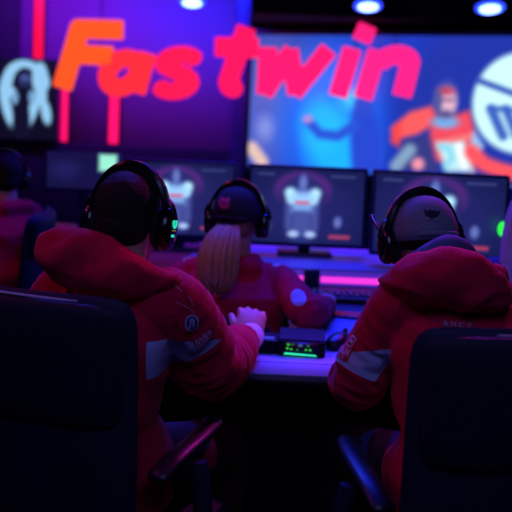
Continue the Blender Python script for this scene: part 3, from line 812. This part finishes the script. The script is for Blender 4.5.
def headset(HM, label, cap=False, glyph=None, boom=None, band='gloss', s=1.0, tiltb=0, hs=1.0):
    loc = HM.to_translation(); rot = HM.to_euler()
    t = thing('headset', label, 'headset', tuple(loc), tuple(rot), 'headsets worn by the players'); t.scale = (hs, hs, hs)
    w = (.096 if cap else .089) * s; top = (.128 if cap else .122) * s
    Rt = Matrix.Rotation(tiltb, 4, 'X')
    def arc(rx, rz, a0=-8, a1=188, n=28):
        return [Rt @ Vector((rx * math.cos(R(a0 + (a1 - a0) * i / n)), -.012, rz * math.sin(R(a0 + (a1 - a0) * i / n)))) for i in range(n + 1)]
    bm = bmesh.new(); 
    for y_ in range(1):
        rings = []
        for p in arc(w + .006, top + .004):
            nrm = Vector((p.x, 0, p.z)).normalized()
            rings.append([p + nrm * (a * .0055) + Vector((0, b_ * .017, 0)) for a, b_ in ((-1, -1), (-.2, -1.12), (1, -.85), (1.25, 0), (1, .85), (-.2, 1.12), (-1, 1))])
        ring_loft(bm, rings)
    obj('headband', bm, M[band], t)
    bm = bmesh.new(); rings = []
    for p in arc(w - .004, top - .008, 28, 152, 20):
        nrm = Vector((p.x, 0, p.z)).normalized()
        rings.append([p + nrm * (a * .006) + Vector((0, b_ * .014, 0)) for a, b_ in ((-1, -.7), (0, -1), (1, -.8), (1, .8), (0, 1), (-1, .7))])
    ring_loft(bm, rings); obj('headband_pad', bm, M['foam'], t)
    for s_ in (-1, 1):
        bm = bmesh.new()
        m_ = Matrix.Rotation(R(s_ * 4), 4, 'Y')
        for r_, x0, x1 in ((1, .004, .022),):
            rings = []
            for x, k in ((-.002, .80), (.0, .92), (.012, 1.0), (.022, .97), (.029, .84), (.032, .6), (.033, .2)):
                rings.append([Vector((s_ * (w + x - .008), -.008 + .036 * k * math.cos(2 * PI * i / 28), -.022 + .05 * k * math.sin(2 * PI * i / 28))) for i in range(28)])
            ring_loft(bm, rings)
        cupo = obj('ear_cup', bm, M['gloss'], t, smooth=True)
        bm = bmesh.new(); rings = []
        for x, k in ((-.016, .6), (-.018, .85), (-.012, .98), (-.004, .98), (.0, .85)):
            rings.append([Vector((s_ * (w + x - .006), -.008 + .037 * k * math.cos(2 * PI * i / 28), -.022 + .049 * k * math.sin(2 * PI * i / 28))) for i in range(28)])
        ring_loft(bm, rings); obj('ear_cushion', bm, M['foam'], cupo, smooth=True)
        bm = bmesh.new(); tube(bm, smooth_path([(s_ * (w + .006), -.012, .045), (s_ * (w + .018), -.014, .03), (s_ * (w + .026), -.01, .0)], 4), [.010] * 9, 10, .6); obj('yoke', bm, M['metal'], cupo)
        if glyph and s_ == glyph[0]:
            X = s_ * (w + .0262)
            bm = bmesh.new(); pts = [Vector((X, -.010 + .0085 * math.cos(a), -.006 + .0105 * math.sin(a))) for a in [2 * PI * i / 16 for i in range(17)]]
            tube(bm, pts, .0026, 8); obj('lamp', bm, M['teal'], cupo)
            bm = bmesh.new(); bx(bm, (X - .001 * s_, -.016, -.036), (.004, .013, .006), .001); obj('lamp', bm, M['teal'], cupo)
            bm = bmesh.new(); bx(bm, (X - .000 * s_, -.013, -.0235), (.004, .016, .003), .001); obj('lamp', bm, emit('amber_mark', (150, 140, 30), .5), cupo)
    if boom:
        s_, pts = boom
        bm = bmesh.new(); tube(bm, smooth_path(pts, 6), .0035, 8); ell(bm, pts[-1], (.008, .012, .008)); obj('microphone', bm, M['black'], t)
    return t
def cap_part(root, HM, m, label, brim_fwd=True, emblem=None):
    hs = 1.0
    bm = bmesh.new(); rings = []
    def pt(a, ph):
        r = math.cos(ph); z = math.sin(ph)
        low = -.012 if True else 0
        rib = 1 + .006 * abs(math.cos(3 * a))
        return HM @ Vector((.091 * r ** .8 * math.cos(a) * rib, (.104 * r ** .8 * math.sin(a)) * rib - .016, .004 + (.108) * z - (.018 if ph < .01 else 0)))
    rings = [[pt(2 * PI * i / 48, ph) for i in range(48)] for ph in (0, .12, .3, .5, .7, .9, 1.1, 1.3, 1.45, 1.55)]
    ring_loft(bm, rings)
    c = obj('cap', bm, M[m], root, world=True, smooth=True)
    bm = bmesh.new(); rings = []
    for i in range(17):
        a = R(20 + 140 * i / 16); x, y = math.cos(a), math.sin(a)
        p0 = Vector((.088 * x, .1 * y - .016, .0)); p1 = Vector((.095 * x, .1 * y + .07 * y ** 1.5 - .016, -.008 + .0 - .012 * x * x))
        rings.append([HM @ (p0 + Vector((0, 0, .002))), HM @ (p1 + Vector((0, 0, .002))), HM @ (p1 - Vector((0, 0, .002))), HM @ (p0 - Vector((0, 0, .002)))])
    ring_loft(bm, rings); obj('brim', bm, M[m], c, world=True, smooth=True)
    bm = bmesh.new(); ell(bm, HM @ Vector((0, -.016, .112)), (.008, .008, .004)); obj('button', bm, M[m], c, world=True, smooth=True)
    bm = bmesh.new()
    tube(bm, [HM @ Vector((.0935 * math.cos(R(a)), .1065 * math.sin(R(a)) - .016, .0)) for a in range(235, 306, 5)], .006, 8); obj('strap', bm, M[m], c, world=True)
    me = c.data; W = WM[c.name]
    bvh = BVHTree.FromPolygons([W @ v.co for v in me.vertices], [p.vertices[:] for p in me.polygons])
    return c, bvh

def shoulder(pN, yaw, hw, dz=-.045, fwd=0):
    r = Vector((math.cos(yaw), math.sin(yaw), 0)); f = Vector((-math.sin(yaw), math.cos(yaw), 0))
    return [pN - r * hw + f * fwd + Vector((0, 0, dz)), pN + r * hw + f * fwd + Vector((0, 0, dz))]
Z = Vector((0, 0, 1))

# ---------- nearest man on the left
Y1 = R(-20)
N1 = P(124, 264, 1.88)
sh1 = [P(62, 292, 1.94), P(171, 299, 1.82)]
el1 = [P(48, 372, 2.05), P(212, 366, 1.99)]
wr1 = [P(135, 345, 2.34), P(250, 337, 2.29)]
pel1 = Vector((P(95, 400, 1.87).x, 1.87, .60))
def panel1(cs):
    a = P(149, 335, 1.79); b_ = P(213, 340, 1.84); lo = P(150, 374, 1.79); hi = P(216, 346, 1.84); x0 = P(149, 350, 1.78).x
    x, z = cs[:, 0], cs[:, 2]
    zt = a.z + (x - a.x) * (b_.z - a.z) / (b_.x - a.x)
    u = np.clip((x - lo.x) / (hi.x - lo.x), 0, 1.3)
    zl = lo.z + (hi.z - lo.z) * u ** 1.8
    return np.minimum(np.minimum(np.minimum(zt - z, z - zl), x - x0), 1.97 - cs[:, 1])
def hoodrows(rows):
    return {'rows': [(P(x, y, d), hh * d / FPX, t) for x, y, d, hh, t in rows]}
def hood1(N, rt, fw):
    return hoodrows([(50, 250, 1.86, 12, .02), (57, 254, 1.83, 24, .04), (72, 259, 1.80, 27, .05), (95, 265, 1.785, 27, .052), (122, 272, 1.775, 22, .05), (148, 275, 1.79, 15, .045), (168, 279, 1.80, 11, .035), (182, 284, 1.83, 6, .02)])
p1, HM1, bv1, hd1, i1 = person('bareheaded man in red hoodie seen from behind, nearest at left',
    P(131, 217, 1.90), R(-16), R(-8), Y1, sh1, el1, wr1,
    [(Vector((.9, .5, -.1)), Z), (P(252, 312, 2.36) - P(250, 337, 2.29), Vector((.1, -.8, .6)))], pel1, panel=panel1, trousers='trousers', hood=hood1, curl=1.05, seed=1, arm_r=(.070, .078, .061, .044), vox=.0055, width=.80, fold=.013, hs=.9, pm=.5)
headset(HM1, 'black headset with green lamps on its cup, worn by the nearest man on the left', glyph=(1,), tiltb=R(0), hs=.96)
# sleeve crest and script
def crest(w, h):
    c = Canvas(w, h, 22, 26, (200, 2, 58)); c.ell(w / 2, h / 2, w * .47, h * .47, (190, 195, 235), w * .08)
    c.ell(w / 2, h / 2, w * .36, h * .38, (30, 30, 90), w * .08)
    c.ell(w / 2, h * .62, w * .17, h * .14, (190, 195, 235), w * .08); c.line([(w * .38, h * .45), (w * .38, h * .25)], w * .05, (190, 195, 235), w * .06)
    c.line([(w * .62, h * .45), (w * .62, h * .25)], w * .05, (190, 195, 235), w * .06); c.ell(w / 2, h * .60, w * .06, h * .06, (150, 20, 60), w * .05); return c
def script(w, h):
    c = Canvas(w, h, 40, 16, (200, 2, 58))
    st = [[(.05, .2), (.12, .85), (.2, .25), (.28, .8)], [(.34, .3), (.42, .6), (.36, .75), (.33, .4)], [(.48, .2), (.55, .9), (.58, .3)], [(.64, .25), (.72, .7), (.66, .8), (.64, .35)], [(.80, .2), (.84, .85), (.93, .4), (.96, .8)], [(.03, .08), (.97, .12)]]
    for s_ in st: c.line([(x * w, y * h) for x, y in s_], .055 * h, (200, 205, 240), .07 * h)
    return c
dv = P(192, 322, 1.95) - CL
decal(bv1, hd1, P(192, 323, 1.93), dv, .032, .037, crest(.032, .037), 'crest')
decal(bv1, hd1, P(203, 337, 1.94), dv, .046, .02, script(.046, .02), 'lettering', R(38))
# thin piping seams over the shoulder
def seam(bvh, parent, pts, r, m, d0):
    w = []
    for px, py in pts:
        d = ray(px, py); hit = bvh.ray_cast(CL, d)
        if hit[0]: w.append(hit[0] - d * r * .2)
    if len(w) > 1:
        bm = bmesh.new(); tube(bm, smooth_path(w, 3), r, 6); obj('seam', bm, M[m], parent, world=True)
M['pinkpipe'] = mat('pink_piping', (235, 120, 160), .6)
seam(bv1, hd1, [(172, 283), (180, 290), (189, 297), (193, 306)], .0013, 'pinkpipe', 1.9)
seam(bv1, hd1, [(176, 302), (184, 306), (192, 311), (197, 318)], .0013, 'pinkpipe', 1.9)

# ---------- man with the grey cap
Y2 = R(12)
N2 = P(445, 270, 1.90)
sh2 = [P(403, 298, 1.86), P(505, 305, 1.95)]
el2 = [P(356, 381, 1.97), P(530, 390, 2.08)]
wr2 = [P(385, 347, 2.27), P(470, 345, 2.33)]
pel2 = Vector((P(472, 400, 1.86).x, 1.86, .60))
def panel2(cs):
    x, z = cs[:, 0], cs[:, 2]; dd = 1.86
    def lz(p, q):
        A, B = P(*p, dd), P(*q, dd); return A.z + (x - A.x) * (B.z - A.z) / (B.x - A.x)
    top = lz((345, 357), (391, 345)) - z
    bot = z - np.maximum(lz((343, 370), (374, 383)), lz((376, 383), (391, 364)))
    return np.minimum(np.minimum(np.minimum(top, bot), P(391, 355, 1.86).x - x), 2.0 - cs[:, 1])
def hood2(N, rt, fw):
    return hoodrows([(384, 278, 1.86, 4, .015), (398, 280, 1.83, 14, .03), (418, 279, 1.80, 23, .05), (442, 277, 1.78, 29, .058), (466, 281, 1.78, 29, .058), (486, 290, 1.80, 22, .05), (500, 299, 1.83, 10, .025)])
p2, HM2, bv2, hd2, i2 = person('man in red hoodie and grey cap, seen from behind at the right',
    P(420, 238, 2.0), R(16), R(-14), Y2, sh2, el2, wr2,
    [(Vector((.3, .9, -.15)), Z), (Vector((-.5, .8, -.1)), Z)], pel2, panel=panel2, hood=hood2, cap=True, seed=2, arm_r=(.060, .063, .056, .045), vox=.0055, fold=.012, hs=.88, width=.86)
cp2, cbv2 = cap_part(p2, HM2, 'greycap', '')
headset(HM2, 'black headset with raised microphone over the grey cap of the man at the right', cap=True, boom=(-1, [Vector((-.105, -.01, -.01)), Vector((-.117, .02, .035)), Vector((-.112, .055, .06)), Vector((-.10, .085, .066))]), tiltb=R(4), hs=.88)
c = Canvas(.044, .030, 30, 20, (112, 124, 138)); c.poly([(.002, .026), (.012, .021), (.017, .025), (.022, .022), (.027, .025), (.032, .021), (.042, .026), (.036, .010), (.028, .007), (.022, .002), (.016, .007), (.008, .010)], (24, 26, 46), .002)
decal(cbv2, cp2, P(432, 214, 1.9), P(432, 214, 1.9) - CL, .044, .030, c, 'emblem')
# blue grey lining rolled above the hood
bm = bmesh.new()
pts = [P(398, 268, 1.87), P(412, 262, 1.84), P(428, 254, 1.84), P(448, 246, 1.86), P(464, 250, 1.90), P(474, 262, 1.93), P(478, 276, 1.93)]
tube(bm, smooth_path(pts, 6), lerpl([.008, .016, .022, .026, .022, .014, .006], 37), 14, 1.0); obj('hood_lining', bm, M['navy'], hd2, world=True, smooth=True)
def badge(w, h):
    c = Canvas(w, h, 24, 40, (200, 2, 58))
    c.poly([(w * .3, h * .55), (w * .75, h * .5), (w * .95, h * .95), (w * .45, h)], (200, 190, 215), w * .06); c.poly([(w * .42, h * .62), (w * .7, h * .6), (w * .82, h * .88), (w * .52, h * .92)], (150, 20, 40), w * .06)
    c.ell(w * .6, h * .76, w * .1, h * .07, (225, 215, 230), w * .05)
    for k, st in enumerate([[(.1, .1), (.25, .5), (.4, .15), (.5, .48)], [(.1, .3), (.5, .25), (.8, .4)], [(.55, .1), (.62, .45), (.8, .2), (.85, .48)], [(.05, .03), (.6, .06)]]):
        c.line([(x * w, y * h) for x, y in st], .035 * w, (205, 200, 225), .05 * w)
    return c
decal(bv2, hd2, P(347, 347, 1.93), P(347, 347, 1.93) - CL, .028, .062, badge(.028, .062), 'sleeve_badge', R(-22))
c = Canvas(.07, .014, 60, 12, (200, 2, 58))
for k in range(4):
    x = .008 + k * .016
    for st in ([[(0, 0), (.003, .009)], [(.003, .009), (.008, .0)], [(.002, .004), (.007, .004)]], [[(0, .0), (0, .009), (.004, .003), (.008, .009), (.008, 0)]], [[(.008, .008), (.001, .008), (.0, .001), (.008, .0)]], [[(0, .009), (.008, .009)], [(.004, .009), (.004, 0)]])[k]:
        c.line([(x + a_, .002 + b_) for a_, b_ in st], .0012, (150, 140, 165), .0012)
decal(bv2, hd2, P(457, 324, 1.8), P(457, 324, 1.8) - CL, .07, .014, c, 'lettering')

# ---------- woman with the ponytail
Y3 = R(-10)
N3 = P(232, 262, 2.84)
sh3 = shoulder(N3, Y3, .15, -.04, .02)
el3 = [P(165, 320, 2.88), P(307, 323, 2.66)]
wr3 = [P(215, 305, 3.06), P(325, 309, 2.83)]
wr3[1].z = max(wr3[1].z, .782); el3[1].z = max(el3[1].z, .795); wr3[0].z = .785; el3[0].z = .79; el3[0].y = 2.84
pel3 = Vector((P(228, 330, 2.80).x, 2.80, .58))
def panel3(cs):
    x, z = cs[:, 0], cs[:, 2]
    A, B = P(291, 288, 2.7), P(304, 300, 2.7)
    # white patch on the right forearm
    return .024 - np.hypot(x - (A.x + B.x) / 2, (z - (A.z + B.z) / 2) * 1.1)
def hood3(N, rt, fw):
    return [(N - fw * .07 + rt * k * .03 - Z * .01, (.05, .035, .035), None) for k in (-2, -1, 0, 1, 2)] + [(N + rt * s * .07, (.03, .05, .03), None) for s in (-1, 1)]
p3, HM3, bv3, hd3, i3 = person('woman in red hoodie with blond ponytail and black cap, sitting at the monitor bench',
    P(238, 217, 2.86), R(-12), R(-4), Y3, sh3, el3, wr3, [(Vector((.3, 1, -.1)), Z), (Vector((0, 1, .2)), Vector((0, -.6, 1)))], pel3, panel=panel3, hood=hood3, cap=True, hair='blond',
    seed=3, vox=.007, arm_r=(.055, .054, .048, .042), curl=.7, cuff='redrib', thigh=.38, hs=.93)
cp3, cbv3 = cap_part(p3, HM3, 'blackcap', '')
c = Canvas(.05, .05, 20, 20, (16, 14, 20)); c.poly([(.006, .03), (.015, .046), (.028, .04), (.044, .044), (.04, .01), (.022, .006), (.012, .012)], (200, 40, 100), .006)
c.line([(.015, .03), (.036, .026)], .002, (40, 10, 40), .003); c.line([(.018, .018), (.034, .016)], .002, (40, 10, 40), .003)
decal(cbv3, cp3, P(224, 203, 2.75), P(224, 203, 2.75) - CL, .05, .05, c, 'emblem')
headset(HM3, 'dark headset over the black cap of the woman with the ponytail', cap=True, hs=.93)
def strands(root, name, m, base, tip, spread0, spread1, n, r, sag, seed, sub=3):
    rnd = random.Random(seed); bm = bmesh.new()
    for k in range(n):
        a, q = rnd.random() * 2 * PI, rnd.random() ** .5
        o0 = Vector((math.cos(a) * spread0[0] * q, math.sin(a) * spread0[1] * q, 0)); o1 = Vector((math.cos(a) * spread1[0] * q, math.sin(a) * spread1[1] * q, 0))
        e = tip + o1 * .6 + Vector((rnd.uniform(-.01, .01), rnd.uniform(-.006, .006), rnd.uniform(-.012, .04)))
        mid = (base + tip) * .5 + o1 * 1.0 + sag
        tube(bm, smooth_path([base + o0, base * .8 + tip * .2 + (o0 + o1) * .55 + sag * .7, mid, base * .22 + tip * .78 + o1 * .95 + sag * .4, e], sub), lerpl([r * .8, r, r * 1.1, r, r * .3], 4 * sub + 1), 6)
    return obj(name, bm, M[m], root, world=True, smooth=True)
pony = strands(p3, 'ponytail', 'blond', P(228, 226, 2.745), P(217, 292, 2.66), (.032, .018), (.062, .03), 150, .0075, Vector((-.012, -.03, .012)), 5)
bm = bmesh.new(); ell(bm, P(228, 225, 2.755), (.026, .02, .012)); obj('hair_tie', bm, M['black'], p3, world=True, smooth=True)

# ---------- far left person
Y4 = R(62)
N4 = P(6, 204, 3.62)
sh4 = shoulder(N4, Y4, .17, -.05, .02)
el4 = [P(-40, 265, 3.45), P(20, 255, 3.92)]
wr4 = [P(-75, 255, 3.58), P(-25, 245, 4.02)]
pel4 = Vector((P(4, 260, 3.58).x, 3.58, .60))
wr4[0].z = .80; wr4[1].z = .80
p4, HM4, bv4, hd4, i4 = person('person in red hoodie sitting at the far left edge, looking away',
    P(5, 176, 3.66), R(18), R(-5), Y4, sh4, el4, wr4, [(Vector((.5, 1, -.1)), Z), (Vector((.2, 1, -.1)), Z)], pel4, hood=hood3, seed=4, vox=.010, trousers='jeans', hs=.9)
M['cuplight'] = mat('silver_plastic', (150, 140, 190), .3)
headset(HM4, 'dark headset on the blurred person at the far left edge', hs=.9)

# ---------- pale haired person at the right edge
Y5 = R(10)
N5 = P(540, 262, 2.75)
sh5 = shoulder(N5, Y5, .15, -.04, .02)
el5 = [P(485, 335, 2.82), P(600, 335, 2.82)]
wr5 = [P(490, 315, 3.05), P(570, 315, 3.05)]
for v in el5 + wr5: v.z = .80
pel5 = Vector((P(540, 330, 2.72).x, 2.72, .60))
M['lav'] = panel_cloth('grey_violet_fleece', (90, 80, 130), (90, 80, 130))
p5, HM5, bv5, hd5, i5 = person('person with long pale hair, only partly in view at the right edge',
    P(538, 208, 2.78), R(5), R(-5), Y5, sh5, el5, wr5, [(Vector((0, 1, -.1)), Z), (Vector((0, 1, -.1)), Z)], pel5, hood=hood3, hoodm=M['lav'], hair='pale', seed=5, vox=.010)
strands(p5, 'long_hair', 'pale', P(538, 192, 2.74), P(532, 294, 2.67), (.06, .05), (.11, .035), 180, .0065, Vector((0, -.015, 0)), 8)

# ---------- chairs of all five
cA = chair(-.352, 1.86, R(-21), 'black high backed office chair with pale catch light along its piped top edge, under the man at the left', top=1.062)
bm = bmesh.new()
cB = chair(.485, 1.72, R(9), 'black high backed office chair under the man in the grey cap', top=1.063, piping_glint=(56, 93))
cC = chair(pel3.x, 2.80, Y3, 'low backed dark chair under the woman with the ponytail', low=True)
cD = chair(pel4.x - .10, 3.56, R(96), 'dark blue office chair of the person at the far left edge', top=.98, piping_glint=False)
cE = chair(pel5.x, 2.72, Y5, 'dark chair of the pale haired person at the right edge', low=True)

# ------------------------------------------------------------------ light
def area(name, loc, target, size, power, rgb, sy=None, spread=180):
    l = bpy.data.lights.new(name, 'AREA'); l.energy = power; l.color = lin(rgb); l.size = size
    if sy: l.shape = 'RECTANGLE'; l.size_y = sy
    l.spread = R(spread)
    o = bpy.data.objects.new(name, l); COL.objects.link(o); o.location = loc
    o.rotation_euler = (Vector(target) - Vector(loc)).to_track_quat('-Z', 'Y').to_euler(); return o
def spot(name, loc, target, power, rgb, ang=50, blend=.6, r=.08):
    l = bpy.data.lights.new(name, 'SPOT'); l.energy = power; l.color = lin(rgb); l.spot_size = R(ang); l.spot_blend = blend; l.shadow_soft_size = r
    o = bpy.data.objects.new(name, l); COL.objects.link(o); o.location = loc
    o.rotation_euler = (Vector(target) - Vector(loc)).to_track_quat('-Z', 'Y').to_euler(); return o
# unseen lamps at ceiling height; several added only for fill and rims
spot('lamp_desk_blue', (.35, 3.0, 2.9), (.12, 2.42, .74), 170, (20, 40, 255), 42)
spot('lamp_front_magenta', (1.2, 3.6, 2.8), (-.2, 1.8, 1.05), 105, (255, 45, 215), 36)
spot('lamp_left_pink', (-1.9, 1.8, 2.8), (-.5, 1.9, 1.0), 14, (255, 70, 235), 60)
spot('fill_rim_blue', (-.5, 3.7, 2.85), (-.05, 1.95, 1.05), 150, (40, 70, 255), 50)  # added unseen lamp for blue highlights on headbands and shoulders
spot('fill_ponytail_warm', (-.1, 1.2, 2.85), (-.08, 2.75, 1.0), 7, (255, 195, 140), 12)  # added narrow unseen lamp that only warms the ponytail
area('fill_room_soft', (0, .3, 2.9), (0, 2.0, .9), 1.6, 21, (140, 140, 255))  # unseen soft fill added above the camera
area('lamp_far_left', (-1.6, 2.6, 2.9), (-1.0, 3.8, 1.0), .5, 5, (255, 60, 140))
area('wall_washer_left', (-2.2, 8.3, 2.95), (-2.2, 9.1, 1.4), 1.6, 26, (165, 45, 255), .15)
area('wall_washer_right', (-.7, 8.3, 2.95), (-.7, 9.1, 1.3), 1.6, 42, (56, 60, 255), .15)
area('fill_bench_blue', (.4, 4.2, 2.9), (.4, 3.5, .8), .8, 100, (40, 45, 255))  # added unseen lamp that turns bench and riser top bluer

w = bpy.data.worlds.new('world'); bpy.context.scene.world = w; w.use_nodes = True
w.node_tree.nodes['Background'].inputs[0].default_value = (.02, .03, .12, 1)
w.node_tree.nodes['Background'].inputs[1].default_value = .02
sc = bpy.context.scene
sc.view_settings.view_transform = 'Standard'; sc.view_settings.look = 'None'
sc.view_settings.exposure = 0; sc.view_settings.gamma = 1; sc.view_settings.use_curve_mapping = False
